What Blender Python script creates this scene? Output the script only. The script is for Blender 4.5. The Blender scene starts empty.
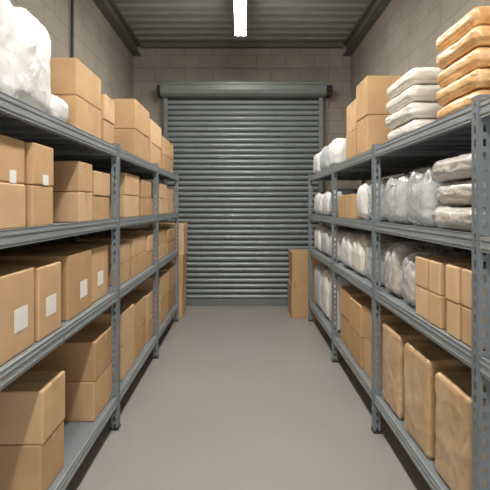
import bpy, bmesh, math, random
from mathutils import Vector, noise, Matrix
random.seed(7)
S=bpy.context.scene
F=420.0; CX=242.0; CY=206.0; CH=1.5
def lin(c):
    o=[]
    for v in c:
        v/=255.0
        o.append(v/12.92 if v<=0.04045 else ((v+0.055)/1.055)**2.4)
    return tuple(o)+(1.0,)
# ---------------------------------------------------------------- materials
def newmat(name):
    m=bpy.data.materials.new(name); m.use_nodes=True
    nt=m.node_tree; b=nt.nodes['Principled BSDF']
    return m,nt,b
def ramp(nt,fac,stops):
    r=nt.nodes.new('ShaderNodeValToRGB')
    while len(r.color_ramp.elements)<len(stops): r.color_ramp.elements.new(0.5)
    for e,(p,c) in zip(r.color_ramp.elements,stops):
        e.position=p; e.color=c
    nt.links.new(fac,r.inputs[0]); return r
def noise_node(nt,scale,detail=4,vec=None,dist=0.0):
    n=nt.nodes.new('ShaderNodeTexNoise'); n.inputs['Scale'].default_value=scale
    n.inputs['Detail'].default_value=detail; n.inputs['Distortion'].default_value=dist
    if vec is not None: nt.links.new(vec,n.inputs['Vector'])
    return n
def bump(nt,b,h,strength,dist=0.01):
    k=nt.nodes.new('ShaderNodeBump'); k.inputs['Strength'].default_value=strength
    k.inputs['Distance'].default_value=dist
    nt.links.new(h,k.inputs['Height']); nt.links.new(k.outputs[0],b.inputs['Normal']); return k
def wpos(nt):
    g=nt.nodes.new('ShaderNodeNewGeometry'); return g.outputs['Position']
def simple(name,c1,c2=None,rough=0.5,metal=0.0,scale=6,bs=0.0,bscale=80,coat=0.0):
    m,nt,b=newmat(name)
    c2=c2 or c1
    n=noise_node(nt,scale,4,wpos(nt))
    r=ramp(nt,n.outputs['Fac'],[(0.3,lin(c1)),(0.7,lin(c2))])
    nt.links.new(r.outputs[0],b.inputs['Base Color'])
    b.inputs['Roughness'].default_value=rough; b.inputs['Metallic'].default_value=metal
    b.inputs['Coat Weight'].default_value=coat
    if bs>0:
        n2=noise_node(nt,bscale,3,wpos(nt)); bump(nt,b,n2.outputs['Fac'],bs,0.004)
    return m
def wallmat(name,axis,c1,c2,mort):
    m,nt,b=newmat(name)
    sx=nt.nodes.new('ShaderNodeSeparateXYZ'); nt.links.new(wpos(nt),sx.inputs[0])
    cb=nt.nodes.new('ShaderNodeCombineXYZ')
    nt.links.new(sx.outputs[axis],cb.inputs[0]); nt.links.new(sx.outputs['Z'],cb.inputs[1])
    br=nt.nodes.new('ShaderNodeTexBrick'); nt.links.new(cb.outputs[0],br.inputs['Vector'])
    br.inputs['Scale'].default_value=1.0; br.inputs['Brick Width'].default_value=0.44
    br.inputs['Row Height'].default_value=0.2; br.inputs['Mortar Size'].default_value=0.006
    br.inputs['Mortar Smooth'].default_value=0.6
    br.inputs['Color1'].default_value=lin(c1); br.inputs['Color2'].default_value=lin(c2)
    br.inputs['Mortar'].default_value=lin(mort)
    n=noise_node(nt,2.2,8,wpos(nt))
    r=ramp(nt,n.outputs['Fac'],[(0.3,(0.80,0.80,0.79,1)),(0.7,(1.08,1.07,1.05,1))])
    mx=nt.nodes.new('ShaderNodeMixRGB'); mx.blend_type='MULTIPLY'; mx.inputs[0].default_value=1
    nt.links.new(br.outputs['Color'],mx.inputs[1]); nt.links.new(r.outputs[0],mx.inputs[2])
    n3=noise_node(nt,60,4,wpos(nt))
    r3=ramp(nt,n3.outputs['Fac'],[(0.3,(0.88,0.88,0.88,1)),(0.7,(1.06,1.06,1.06,1))])
    m2=nt.nodes.new('ShaderNodeMixRGB'); m2.blend_type='MULTIPLY'; m2.inputs[0].default_value=1
    nt.links.new(mx.outputs[0],m2.inputs[1]); nt.links.new(r3.outputs[0],m2.inputs[2])
    nt.links.new(m2.outputs[0],b.inputs['Base Color'])
    b.inputs['Roughness'].default_value=0.9
    k=bump(nt,b,br.outputs['Fac'],0.4,0.006); k.invert=True
    return m
M_wall_s=wallmat('concrete_block_side','Y',(147,140,129),(142,135,124),(124,117,107))
M_wall_b=wallmat('concrete_block_back','X',(153,146,134),(147,140,128),(121,114,103))
M_floor,nt,b=newmat('sealed_concrete_floor')
n=noise_node(nt,1.1,5,wpos(nt)); r=ramp(nt,n.outputs['Fac'],[(0.25,lin((154,149,141))),(0.75,lin((162,157,149)))])
nt.links.new(r.outputs[0],b.inputs['Base Color'])
b.inputs['Roughness'].default_value=0.29
n=noise_node(nt,120,2,wpos(nt)); bump(nt,b,n.outputs['Fac'],0.02,0.002)
M_ceil=simple('painted_roof_deck',(136,139,132),(128,131,124),0.6)
M_beam=simple('dark_steel_beam',(96,97,92),(88,89,84),0.55)
M_post=simple('upright_grey_steel',(124,131,135),(114,122,126),0.45,0.1,4)
M_steel=simple('galvanised_grey_steel',(147,153,156),(138,145,148),0.42,0.1,4)
M_deck=simple('shelf_deck_steel',(132,138,141),(122,128,132),0.5,0.1,4)
M_door=simple('roller_slat_steel',(135,142,141),(127,134,133),0.4,0.2,3)
M_doorg=simple('roller_slat_groove_shade',(66,72,72),(60,66,66),0.6,0.1,3)  # slat steel darkened: shade between the slats put into the colour
M_doord=simple('roller_door_frame',(116,121,119),(108,113,111),0.45,0.15,3)
M_dark=simple('black_plastic',(40,40,40),(34,34,34),0.5)
M_label=simple('white_paper_label',(240,239,234),(235,234,229),0.6)
M_lampb=simple('lamp_housing_white',(225,225,220),(220,220,215),0.4)
M_em,nt,b=newmat('lamp_tube_glow')
b.inputs['Base Color'].default_value=(1,1,1,1); b.inputs['Emission Color'].default_value=(1.0,0.975,0.935,1)
b.inputs['Emission Strength'].default_value=44
def cardboard(name,cs):
    m,nt,b=newmat(name)
    oi=nt.nodes.new('ShaderNodeObjectInfo')
    r=ramp(nt,oi.outputs['Random'],[(i/(len(cs)-1),lin(c)) for i,c in enumerate(cs)])
    n=noise_node(nt,7,6,wpos(nt))
    r2=ramp(nt,n.outputs['Fac'],[(0.3,(0.92,0.91,0.90,1)),(0.7,(1.06,1.06,1.06,1))])
    mx=nt.nodes.new('ShaderNodeMixRGB'); mx.blend_type='MULTIPLY'; mx.inputs[0].default_value=1
    nt.links.new(r.outputs[0],mx.inputs[1]); nt.links.new(r2.outputs[0],mx.inputs[2])
    nt.links.new(mx.outputs[0],b.inputs['Base Color'])
    b.inputs['Roughness'].default_value=0.75
    b.inputs['Specular IOR Level'].default_value=0.25
    n3=noise_node(nt,40,3,wpos(nt)); bump(nt,b,n3.outputs['Fac'],0.06,0.003)
    return m
M_card=cardboard('corrugated_cardboard',[(184,149,109),(201,165,123),(213,180,141)])
M_tape=simple('brown_packing_tape',(198,165,126),(190,157,118),0.35)
M_seam=simple('cardboard_flap_gap',(112,84,54),(104,78,50),0.9)
def plastic(name,cols,rough=0.25,scale=5,bs=0.5,bscale=9,coat=0.5,clear=None):
    m,nt,b=newmat(name)
    p=wpos(nt)
    n=noise_node(nt,scale,5,p,0.8)
    k=len(cols)
    r=ramp(nt,n.outputs['Fac'],[(0.3+0.4*i/(k-1),lin(c)) for i,c in enumerate(cols)])
    nt.links.new(r.outputs[0],b.inputs['Base Color'])
    b.inputs['Roughness'].default_value=rough
    b.inputs['Coat Weight'].default_value=coat; b.inputs['Coat Roughness'].default_value=0.15
    wn=noise_node(nt,bscale*0.6,3,p)
    sub=nt.nodes.new('ShaderNodeVectorMath'); sub.operation='SUBTRACT'; sub.inputs[1].default_value=(0.5,0.5,0.5)
    nt.links.new(wn.outputs['Color'],sub.inputs[0])
    sc=nt.nodes.new('ShaderNodeVectorMath'); sc.operation='SCALE'; sc.inputs['Scale'].default_value=0.22
    nt.links.new(sub.outputs[0],sc.inputs[0])
    ad=nt.nodes.new('ShaderNodeVectorMath'); ad.operation='ADD'
    nt.links.new(p,ad.inputs[0]); nt.links.new(sc.outputs[0],ad.inputs[1])
    hs=None; first=None
    for s,wgt in ((bscale,1.0),(bscale*2.7,0.4)):
        v=nt.nodes.new('ShaderNodeTexVoronoi'); v.inputs['Scale'].default_value=s
        nt.links.new(ad.outputs[0],v.inputs['Vector'])
        first=v
        mu=nt.nodes.new('ShaderNodeMath'); mu.operation='MULTIPLY'; mu.inputs[1].default_value=wgt
        nt.links.new(v.outputs['Distance'],mu.inputs[0])
        if hs is None: hs=mu
        else:
            aa=nt.nodes.new('ShaderNodeMath'); aa.operation='ADD'
            nt.links.new(hs.outputs[0],aa.inputs[0]); nt.links.new(mu.outputs[0],aa.inputs[1]); hs=aa
    bump(nt,b,hs.outputs[0],bs,0.02)
    if clear:
        # real see-through film: opacity varies where the film doubles up in creases
        rr=ramp(nt,first.outputs['Distance'],[(0.15,(clear[0],)*3+(1,)),(0.75,(clear[1],)*3+(1,))])
        nt.links.new(rr.outputs[0],b.inputs['Alpha'])
    return m
P_white=plastic('white_polythene',[(218,217,213),(232,231,227),(240,239,235)],0.35,5,.4,8)
P_cream=plastic('cream_polythene',[(218,211,200),(232,226,216),(238,233,225)],0.38,5,.35,9)
P_amber=plastic('amber_wrapped_foam',[(214,166,108),(228,186,130),(238,206,160)],0.35,7,.35,9)
P_grey=plastic('clear_film_grey_contents',[(180,173,163),(194,187,177),(206,200,192)],0.3,5,.45,9)
P_film=plastic('clear_film',[(214,216,216),(228,229,228)],0.18,4,.45,7,.7,(0.32,0.62))
P_blue=plastic('blue_grey_contents',[(168,174,179),(186,191,195),(200,204,206)],0.45,3,.2,8,.1)
P_tan=plastic('tan_contents',[(186,162,130),(196,175,146),(206,190,166)],0.45,3,.2,8,.1)
P_bale=plastic('stretch_wrapped_kraft',[(180,144,102),(194,160,118),(208,178,140)],0.34,5,.55,6,.5)
# ---------------------------------------------------------------- mesh helpers
def link(o): S.collection.objects.link(o); return o
def bmobj(name,bm,mats,smooth=False,parent=None):
    me=bpy.data.meshes.new(name); bm.normal_update(); bm.to_mesh(me); bm.free()
    for m in mats: me.materials.append(m)
    if smooth:
        for p in me.polygons: p.use_smooth=True
    o=bpy.data.objects.new(name,me); link(o)
    if parent: o.parent=parent
    return o
def addbox(bm,x0,x1,y0,y1,z0,z1,mi=0,bev=0.0,seg=1):
    r=bmesh.ops.create_cube(bm,size=1.0)
    vs=r['verts']
    for v in vs:
        v.co=Vector(((x0+x1)/2+v.co.x*(x1-x0),(y0+y1)/2+v.co.y*(y1-y0),(z0+z1)/2+v.co.z*(z1-z0)))
    fs=set(f for v in vs for f in v.link_faces)
    for f in fs: f.material_index=mi
    if bev>0:
        es=list(set(e for v in vs for e in v.link_edges))
        rr=bmesh.ops.bevel(bm,geom=es,offset=bev,segments=seg,affect='EDGES',profile=0.5)
        for f in rr['faces']: f.material_index=mi
def empty(name):
    e=bpy.data.objects.new(name,None); link(e); return e
# ---------------------------------------------------------------- room
XW0,XW1=-1.66,1.66; YB=6.40; YF=-3.0; ZC=3.97
bm=bmesh.new(); addbox(bm,XW0-0.2,XW1+0.2,YF,YB+0.2,-0.1,0.0); bmobj('floor',bm,[M_floor])
bm=bmesh.new(); addbox(bm,XW0-0.2,XW0,YF,YB+0.2,0.0,ZC+0.2); bmobj('wall_left',bm,[M_wall_s])
bm=bmesh.new(); addbox(bm,XW1,XW1+0.2,YF,YB+0.2,0.0,ZC+0.2); bmobj('wall_right',bm,[M_wall_s])
bm=bmesh.new(); addbox(bm,XW0,XW1,YB,YB+0.2,0.0,ZC+0.2); bmobj('wall_back',bm,[M_wall_b])
bm=bmesh.new(); per=0.2; y=YF; pts=[]
while y<YB:
    pts+= [(y,ZC),(y+0.09,ZC),(y+0.115,ZC+0.05),(y+0.175,ZC+0.05)]
    y+=per
pts=[(a,b_) for a,b_ in pts if a<=YB]; pts.append((YB,ZC))
va=[bm.verts.new((XW0,a,z)) for a,z in pts]; vb=[bm.verts.new((XW1,a,z)) for a,z in pts]
for i in range(len(pts)-1): bm.faces.new((va[i],vb[i],vb[i+1],va[i+1]))
addbox(bm,XW0,XW1,YF,YB,ZC+0.07,ZC+0.2)
bmobj('ceiling',bm,[M_ceil])
for sx,nm in ((-1,'trim_1'),(1,'trim_2')):
    bm=bmesh.new()
    a=sx*1.655; 
    addbox(bm,min(a,sx*1.54),max(a,sx*1.54),YF,YB-0.005,3.935,3.965)
    addbox(bm,min(a,sx*1.54),max(a,sx*1.54),YF,YB-0.005,3.78,3.80)
    addbox(bm,min(sx*1.61,sx*1.59),max(sx*1.61,sx*1.59),YF,YB-0.005,3.80,3.935)
    bmobj(nm,bm,[M_beam])
bm=bmesh.new(); addbox(bm,-1.53,1.53,YB-0.08,YB-0.003,3.90,3.965); bmobj('trim_3',bm,[M_beam])
def conduit(x,y,z0,z1,r=0.014):
    bm=bmesh.new()
    bmesh.ops.create_cone(bm,cap_ends=True,segments=12,radius1=r,radius2=r,depth=z1-z0,matrix=Matrix.Translation((x,y,(z0+z1)/2)))
    for z in (2.2,2.9,3.6):
        addbox(bm,x-0.024,x+0.02,y-0.03,y+0.03,z-0.012,z+0.012)
    bmobj('conduit_pipe',bm,[M_dark])
conduit(-1.635,4.05,0.0,3.77)
# ---------------------------------------------------------------- roller door
door=empty('roller_shutter_door')
bm=bmesh.new(); prof=[]; z=0.10; sp=0.0815
while z<3.14:
    for t in range(7):
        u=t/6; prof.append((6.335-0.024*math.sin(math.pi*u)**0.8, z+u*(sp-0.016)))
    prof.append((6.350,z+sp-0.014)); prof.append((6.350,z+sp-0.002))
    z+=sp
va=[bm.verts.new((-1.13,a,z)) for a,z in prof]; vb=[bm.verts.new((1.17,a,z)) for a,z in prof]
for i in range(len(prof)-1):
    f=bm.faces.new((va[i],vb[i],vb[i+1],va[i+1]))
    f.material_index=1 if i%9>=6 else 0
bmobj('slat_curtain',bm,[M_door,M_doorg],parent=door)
bm=bmesh.new(); addbox(bm,-1.13,1.17,6.30,6.35,0.0,0.10,0,0.006,2); bmobj('bottom_bar',bm,[M_doord],parent=door)
for nm,x0,x1 in (('guide_left',-1.17,-1.11),('guide_right',1.15,1.21)):
    bm=bmesh.new(); addbox(bm,x0,x1,6.27,6.29,0,3.14); xo=x0 if nm=='guide_left' else x1-0.012
    addbox(bm,xo,xo+0.012,6.29,6.398,0,3.14)
    bmobj(nm,bm,[M_doord],parent=door)
bm=bmesh.new()
ho=-0.095
hp=[(6.395,3.40),(6.16,3.40),(6.14,3.385),(6.14,3.30),(6.16,3.25),(6.20,3.22),(6.27,3.21),(6.395,3.21)]
hp=[(p,q+ho) for p,q in hp]
a=[bm.verts.new((-1.20,p,q)) for p,q in hp]; c=[bm.verts.new((1.24,p,q)) for p,q in hp]
for i in range(len(hp)): bm.faces.new((a[i],a[(i+1)%len(hp)],c[(i+1)%len(hp)],c[i]))
bm.faces.new(a[::-1]); bm.faces.new(c)
addbox(bm,-1.20,1.24,6.125,6.14,3.375+ho,3.41+ho)
bmesh.ops.recalc_face_normals(bm,faces=bm.faces)
bmobj('roll_hood',bm,[M_doord],parent=door)
for nm,x0,x1 in (('bracket_left',-1.26,-1.205),('bracket_right',1.245,1.34)):
    bm=bmesh.new(); addbox(bm,x0,x1,6.2,6.395,3.235+ho,3.38+ho,0,0.008,1)
    xm=(x0+x1)/2
    bmesh.ops.create_cone(bm,cap_ends=True,segments=16,radius1=0.025,radius2=0.025,depth=0.03,matrix=Matrix.Translation((xm,6.185,3.31+ho))@Matrix.Rotation(math.pi/2,4,'X'))
    bmobj(nm,bm,[M_dark],parent=door)
# ---------------------------------------------------------------- lamps
for yc in (4.47,2.2,-0.2,-2.2):
    e=empty('fluorescent_ceiling_light')
    x=-0.02
    bm=bmesh.new(); addbox(bm,x-0.07,x+0.07,yc-0.66,yc+0.66,3.63,3.68,0,0.006,1)
    addbox(bm,x-0.07,x+0.07,yc-0.675,yc-0.66,3.58,3.68); addbox(bm,x-0.07,x+0.07,yc+0.66,yc+0.675,3.58,3.68)
    bmobj('housing',bm,[M_lampb],parent=e)
    bm=bmesh.new()
    for dx in (-0.037,0.037):
        bmesh.ops.create_cone(bm,cap_ends=True,segments=16,radius1=0.024,radius2=0.024,depth=1.31,matrix=Matrix.Translation((x+dx,yc,3.604))@Matrix.Rotation(math.pi/2,4,'X'))
    bmobj('tubes',bm,[M_em],True,parent=e)
    bm=bmesh.new()
    for yy in (yc-0.5,yc+0.5): addbox(bm,x-0.004,x+0.004,yy-0.004,yy+0.004,3.68,ZC+0.001)
    bmobj('hangers',bm,[M_dark],parent=e)
    L=bpy.data.lights.new('lamp_light','AREA'); L.shape='RECTANGLE'; L.size=0.13; L.size_y=1.3
    L.energy=34; L.color=(1.0,0.97,0.925)
    lo=bpy.data.objects.new('lamp_light',L); lo.location=(x,yc,3.572); link(lo); lo.parent=e
# ---------------------------------------------------------------- shelving
def slotted(bm,origin,du,w,h,pitch=0.05,sw=0.012,sh=0.028,cols=1):
    n=int(h/pitch); ph=h/n
    o=Vector(origin); du=Vector(du); cw=w/cols
    def V(u,z): return bm.verts.new(o+du*u+Vector((0,0,z)))
    for c in range(cols):
        for i in range(n):
            z0=i*ph; u0=c*cw; um=u0+cw/2; zm=z0+ph/2
            A=[V(u0,z0),V(u0+cw,z0),V(u0+cw,z0+ph),V(u0,z0+ph)]
            B=[V(um-sw/2,zm-sh/2),V(um+sw/2,zm-sh/2),V(um+sw/2,zm+sh/2),V(um-sw/2,zm+sh/2)]
            for k in range(4): bm.faces.new((A[k],A[(k+1)%4],B[(k+1)%4],B[k]))
FX={-1:0.83,1:0.87}; BX=1.60
def shelving(side,ys,levels,H):
    e=empty('metal_shelving_unit'); fx=FX[side]
    fr=bmesh.new(); W=0.044
    feet=bmesh.new()
    for y in ys:
        slotted(fr,(side*fx,y,0.0),(0,1,0),W,H)
        slotted(fr,(side*fx,y,0.0),(side,0,0),W,H)
        slotted(fr,(side*BX,y,0.0),(0,1,0),W,H)
        slotted(fr,(side*BX,y,0.0),(-side,0,0),W,H)
        for xx in (fx-0.004,BX-0.05):
            a,b_=sorted((side*xx,side*(xx+0.054))); addbox(feet,a,b_,y-0.006,y+W+0.006,0,0.018)
    bmesh.ops.remove_doubles(fr,verts=fr.verts,dist=0.0005)
    o=bmobj('uprights',fr,[M_post],parent=e)
    md=o.modifiers.new('thick','SOLIDIFY'); md.thickness=0.003; md.offset=0
    bmobj('feet',feet,[M_dark],parent=e)
    be=bmesh.new(); de=bmesh.new()
    for z in levels:
        for i in range(len(ys)-1):
            ya=ys[i]+0.004; yb=ys[i+1]-0.004
            for xx,s in ((fx+0.004,1),(BX-0.004,-1)):
                def bx(p,q,z0,z1,bev=0):
                    a,b_=sorted((side*p,side*q)); addbox(be,a,b_,ya,yb,z0,z1,0,bev,1)
                bx(xx,xx+s*0.003,z-0.058,z+0.004)
                bx(xx+s*0.003,xx+s*0.03,z-0.058,z-0.055)
                bx(xx+s*0.0,xx+s*0.012,z+0.001,z+0.006)
                bx(xx-s*0.003,xx,z-0.016,z-0.010)
                bx(xx-s*0.003,xx,z-0.046,z-0.040)
            for yy in (ya+0.0,yb-0.02):
                a,b_=sorted((side*(fx+0.008),side*(BX-0.008))); addbox(be,a,b_,yy,yy+0.02,z-0.05,z-0.006)
            a,b_=sorted((side*(fx+0.008),side*(BX-0.008)))
            addbox(de,a,b_,ya,yb,z-0.005,z)
            k=int((yb-ya)/0.2)
            for j in range(1,k+1):
                yy=ya+(yb-ya)*j/(k+1); addbox(de,a,b_,yy-0.02,yy+0.02,z-0.03,z-0.005)
    bmobj('beams',be,[M_steel],parent=e); bmobj('shelf_decks',de,[M_deck],parent=e)
LZ=[1.89,1.41,0.92,0.22]; RZ=[1.88,1.39,0.94,0.25]
shelving(-1,[-0.1,1.15,2.81,4.13,5.45],LZ,1.92)
shelving(1,[0.30,1.545,2.77,4.03,5.46],RZ,1.91)
# ---------------------------------------------------------------- cardboard boxes
def cbox(x0,x1,y0,y1,z0,z1,label=None,side=0,name='cardboard_box',tape=True):
    x0,x1=sorted((x0,x1))
    bm=bmesh.new(); lx,ly,lz=(x1-x0)/2,(y1-y0)/2,(z1-z0)
    addbox(bm,-lx,lx,-ly,ly,0,lz,0,0.007,2)
    addbox(bm,-lx+0.004,lx-0.004,-0.0015,0.0015,lz-0.002,lz+0.0004,2)
    if tape:
        addbox(bm,-lx+0.0005,lx-0.0005,-0.022,0.022,lz,lz+0.0007,1)
        for s in (-1,1):
            a,b_=sorted((s*lx,s*(lx+0.0007))); addbox(bm,a,b_,-0.022,0.022,lz-0.045,lz-0.003,1)
    if label:
        u,v,w,h=label
        yy=-ly+u*2*ly; zz=v*lz; fxs=-side*lx
        a,b_=sorted((fxs,fxs-side*0.0015)); addbox(bm,a,b_,yy-w/2,yy+w/2,zz-h/2,zz+h/2,3)
    o=bmobj(name,bm,[M_card,M_tape,M_seam,M_label])
    o.location=((x0+x1)/2,(y0+y1)/2,z0)
    o.rotation_euler=(0,0,math.radians(random.uniform(-0.6,0.6)))
    return o
def stack(side,xf,pn,pf,zs,ztop,rows=2,depth=0.45,label=None,labrow=0,y=None,tape=True):
    if y: yn,yf=y
    else:
        yn=F*xf/abs(pn-CX); yf=F*xf/abs(pf-CX)
    yn+=0.005; yf-=0.008
    xj=random.uniform(0,.02)
    h=(ztop-zs)/rows
    for r in range(rows):
        j=xj+(random.uniform(-0.006,0.006) if r else 0)
        cbox(side*(xf+j),side*(xf+depth+j),yn,yf,zs+0.0015+r*h,zs+(r+1)*h-0.0005,label if r==labrow else None,side,tape=tape)
L=-1
z=LZ[0]
stack(L,.87,78,103,z,2.29,2,.5); stack(L,.87,106,116,z,2.22,2,.4)
stack(L,.88,135,149,z,2.385,2,.5); stack(L,.88,151,162,z,2.35,2,.45); stack(L,.88,164,174.5,z,2.29,2,.45)
z=LZ[1]
stack(L,.86,-25,32,z,1.765,2,.5,(.74,.14,.045,.05),1,tape=False); stack(L,.86,33.5,55,z,1.765,2,.45,(.55,.14,.05,.045),1,tape=False)
stack(L,.87,80,94,z,1.744,2,.5); stack(L,.87,96,111.5,z,1.712,2,.4)
stack(L,.87,127,141,z,1.755,2,.5); stack(L,.87,143,153,z,1.735,2,.45)
stack(L,.87,160.5,167.5,z,1.745,2,.45); stack(L,.87,169,176.5,z,1.73,2,.45)
z=LZ[2]
stack(L,.86,-30,38,z,1.245,1,.5,(.74,.42,.10,.09),tape=False); stack(L,.86,39.5,63,z,1.235,1,.42,(.5,.42,.10,.085),tape=False)
stack(L,.87,68,92.5,z,1.25,1,.5,(.62,.38,.10,.09),tape=False); stack(L,.87,94,111,z,1.245,1,.4,(.5,.40,.10,.085),tape=False)
stack(L,.87,122,133,z,1.22,2,.45); stack(L,.87,134.5,148,z,1.235,2,.45); stack(L,.87,149,154,z,1.22,2,.4)
stack(L,.87,160.5,167,z,1.24,2,.45); stack(L,.87,168.5,176.5,z,1.22,2,.45)
z=LZ[3]
stack(L,.87,42,66,z,.69,2,.6); stack(L,.87,95,115.5,z,.69,2,.6)
stack(L,.87,123,135,z,.71,2,.5); stack(L,.87,136.5,147.5,z,.68,2,.5); stack(L,.87,148.5,155,z,.66,2,.5)
stack(L,.87,161,168,z,.73,2,.5); stack(L,.87,169,177,z,.74,2,.5)
for i in range(3): cbox(-1.25,-0.80+0.01*i,5.62,6.02,0.001+i*.42,0.42+i*.42)
for i in range(2): cbox(0.66+.012*i,1.12,5.62,6.05,0.001+i*.44,0.44+i*.44)
R=1
z=RZ[0]
stack(R,.91,366,355,z,2.46,2,.5); stack(R,.91,353.5,344,z,2.38,2,.45)
cbox(.93,1.35,1.12,1.50,z+.001,2.06)
z=RZ[1]
stack(R,.91,352,344.5,z,1.60,1,.45); stack(R,.91,343.5,338,z,1.60,1,.45)
z=RZ[2]
for a,b_,t in ((1.62,1.73,1.245),(1.735,1.85,1.245),(1.90,2.03,1.24),(2.035,2.19,1.24)):
    stack(R,.895,0,0,z,t,2,.42,y=(a,b_),tape=False)
z=RZ[3]
stack(R,.91,0,0,z,.75,2,.5,y=(2.88,3.20)); stack(R,.91,0,0,z,.73,2,.5,y=(3.22,3.56)); stack(R,.91,0,0,z,.75,2,.5,y=(3.58,3.97))
# ---------------------------------------------------------------- plastic bags / bundles
def ridge(v): return 1-2*abs(noise.noise(v))
def soft(name,x0,x1,y0,y1,z0,z1,mat,r=0.05,bulge=0.01,crease=0.006,res=22,gather=0.0,vert=True,pinch=0.0,inner=None):
    """rounded soft package: rounded box + puffed faces + crease noise (metres)"""
    x0,x1=sorted((x0,x1))
    sd=Vector((random.uniform(-50,50),random.uniform(-50,50),random.uniform(-50,50)))
    bm=bmesh.new(); bmesh.ops.create_cube(bm,size=2.0)
    bmesh.ops.subdivide_edges(bm,edges=bm.edges[:],cuts=res,use_grid_fill=True)
    D=Vector(((x1-x0)/2,(y1-y0)/2,(z1-z0)/2))
    r=min(r,min(D)*0.98)
    for v in bm.verts:
        p=Vector([math.sin(c*math.pi/2)*0.6+c*0.4 for c in v.co])
        w=Vector((p.x*D.x,p.y*D.y,p.z*D.z))
        core=Vector([max(-(D[i]-r),min(D[i]-r,w[i])) for i in range(3)])
        d=w-core
        nrm=d.normalized() if d.length>1e-6 else Vector((0,0,1))
        q=core+nrm*r
        puff=(1-p.x**2)*(1-p.z**2)+(1-p.y**2)*(1-p.z**2)+(1-p.x**2)*(1-p.y**2)*0.6
        q+=nrm*bulge*puff
        if pinch:
            e=max(abs(p.x),abs(p.y))
            if e>0.85: q.z*=1-pinch*((e-0.85)/0.15)**1.5
        t=(q.z/D.z+1)/2
        if gather and t>0.55:
            g=(t-0.55)/0.45
            s=1-gather*g**1.6
            ang=math.atan2(q.y/D.y,q.x/D.x)
            s*=1+0.06*g*math.sin(ang*9+sd.x)+0.04*g*math.sin(ang*17+sd.y)
            q.x*=s; q.y*=s
            q.z-=0.03*g*(0.5+0.5*math.sin(ang*4+sd.z))
        a=Vector((q.x*9,q.y*9,q.z*(5 if vert else 14)))+sd
        wv=Vector((noise.noise(a*0.6),noise.noise(a*0.6+Vector((9,3,1))),noise.noise(a*0.6+Vector((2,7,5)))))*1.2
        h=noise.noise(a*0.45)*0.9+ridge(a+wv)*0.55+ridge(a*2.3+wv*1.5)*0.35+ridge(a*4.5+wv*2)*0.18
        q+=nrm*crease*h
        v.co=q
    mn=[min(v.co[i] for v in bm.verts) for i in range(3)]; mxx=[max(v.co[i] for v in bm.verts) for i in range(3)]
    for v in bm.verts:
        for i in range(3): v.co[i]=((v.co[i]-mn[i])/(mxx[i]-mn[i])*2-1)*D[i]
        v.co.z+=D.z
        if v.co.z<0.012: v.co.z=max(0.0,v.co.z*0.25)
    o=bmobj(name,bm,[mat],True); o.location=((x0+x1)/2,(y0+y1)/2,z0); return o
def layers(name,side,xf,xb,y0,y1,z0,z1,cnt,mat,**kw):
    h=(z1-z0)/cnt
    for i in range(cnt):
        jx=random.uniform(-.008,.008); jy=random.uniform(-.006,.006)
        soft(name,side*(xf+jx),side*(xb+jx),y0+jy,y1+jy,z0+0.001+i*h,z0+(i+1)*h,mat,vert=False,**kw)
def sack(x0,x1,y0,y1,z0,z1,mat,name='plastic_sack',res=24,g=0.10,r=.05):
    return soft(name,x0,x1,y0,y1,z0,z1,mat,r=r,bulge=0.012,crease=0.013,res=res,gather=g)
def clear(x0,x1,y0,y1,z0,z1,mat,res=28,g=0.12):
    o=sack(x0,x1,y0,y1,z0,z1,P_film,'clear_plastic_sack',res,g,.055)
    m=.022; H=z1-z0
    c=soft('contents',x0+m,x1-m,y0+m,y1-m,0.004,H-.05,mat,r=.05,bulge=.008,crease=.005,res=20,gather=.08)
    c.location=(0,0,0.004); c.parent=o
    return o
z=LZ[0]+.001
sack(-.87,-1.30,1.14,1.58,z,2.36,P_white,'white_plastic_sack',36,.12,.08)
sack(-.87,-1.32,1.60,2.00,z,2.37,P_white,'white_plastic_sack',36,.10,.07)
sack(-.88,-1.2,2.01,2.19,z,2.08,P_white,'white_plastic_sack',20,.3,.06)
z=RZ[0]+.001
layers('amber_foam_package',1,.90,1.40,1.63,1.99,z,2.30,5,P_amber,r=.030,bulge=.005,crease=.0055,res=28,pinch=.12)
layers('white_wrapped_package',1,.90,1.40,2.25,2.67,z,2.26,4,P_cream,r=.034,bulge=.005,crease=.006,res=28,pinch=.12)
for a,b_,t,m in ((4.1,4.5,2.19,P_white),(4.51,4.95,2.2,P_blue),(4.96,5.42,2.18,P_white)):
    sack(.90,1.35,a,b_,z,t,m)
z=RZ[1]+.001
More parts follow.
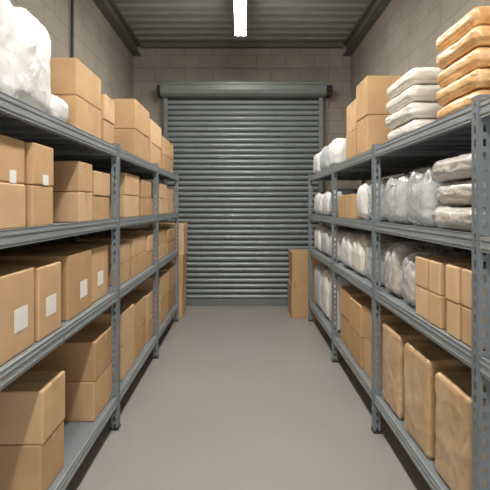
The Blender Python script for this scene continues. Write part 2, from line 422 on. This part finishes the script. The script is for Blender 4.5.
layers('film_wrapped_package',1,.90,1.38,1.64,2.03,z,1.725,3,P_grey,r=.040,bulge=.007,crease=.008,res=28,pinch=.12)
clear(.90,1.3,2.05,2.38,z,1.71,P_blue)
clear(.90,1.3,2.39,2.75,z,1.70,P_blue)
clear(.91,1.3,2.85,3.14,z,1.70,P_blue,20)
sack(.91,1.3,3.15,3.44,z,1.69,P_white)
for a,b_,m in ((4.10,4.46,P_blue),(4.47,4.9,P_white),(4.91,5.4,P_white)):
    sack(.91,1.3,a,b_,z,1.68,m,res=16)
z=RZ[2]+.001
clear(.90,1.32,2.20,2.47,z,1.25,P_tan)
clear(.90,1.32,2.48,2.75,z,1.28,P_tan)
clear(.91,1.33,2.85,3.21,z,1.27,P_blue,20)
for a,b_,m,t in ((3.22,3.57,P_cream,1.28),(3.58,3.98,P_white,1.27)):
    sack(.91,1.33,a,b_,z,t,m)
for a,b_,m in ((4.10,4.5,P_white),(4.51,4.95,P_blue),(4.96,5.42,P_white)):
    sack(.91,1.33,a,b_,z,1.26,m,res=16)
z=RZ[3]+.001
for a,b_,t in ((1.66,1.99,.73),(2.05,2.36,.745),(2.43,2.74,.75)):
    soft('stretch_wrapped_bale',.90,1.44,a,b_,z,t,P_bale,r=.020,bulge=.004,crease=.006,res=40)
# clear film band wrapped round the nearest bale is part of the stack in the photo
for a,b_,m in ((4.10,4.5,P_white),(4.51,4.95,P_white),(4.96,5.42,P_blue)):
    sack(.91,1.4,a,b_,z,.80,m,res=16)
# ---------------------------------------------------------------- world, camera
w=bpy.data.worlds.new('World'); S.world=w; w.use_nodes=True
w.node_tree.nodes['Background'].inputs[0].default_value=(1.0,0.98,0.955,1)
w.node_tree.nodes['Background'].inputs[1].default_value=2.5
cam=bpy.data.cameras.new('Camera'); co=bpy.data.objects.new('Camera',cam); link(co)
co.location=(0,0,CH); co.rotation_euler=(math.pi/2,0,0)
cam.sensor_width=36; cam.lens=F/490*36
cam.shift_y=-(245-CY)/490; cam.shift_x=(245-CX)/490
cam.clip_start=0.02
S.camera=co
S.view_settings.view_transform='Standard'
S.view_settings.look='None'
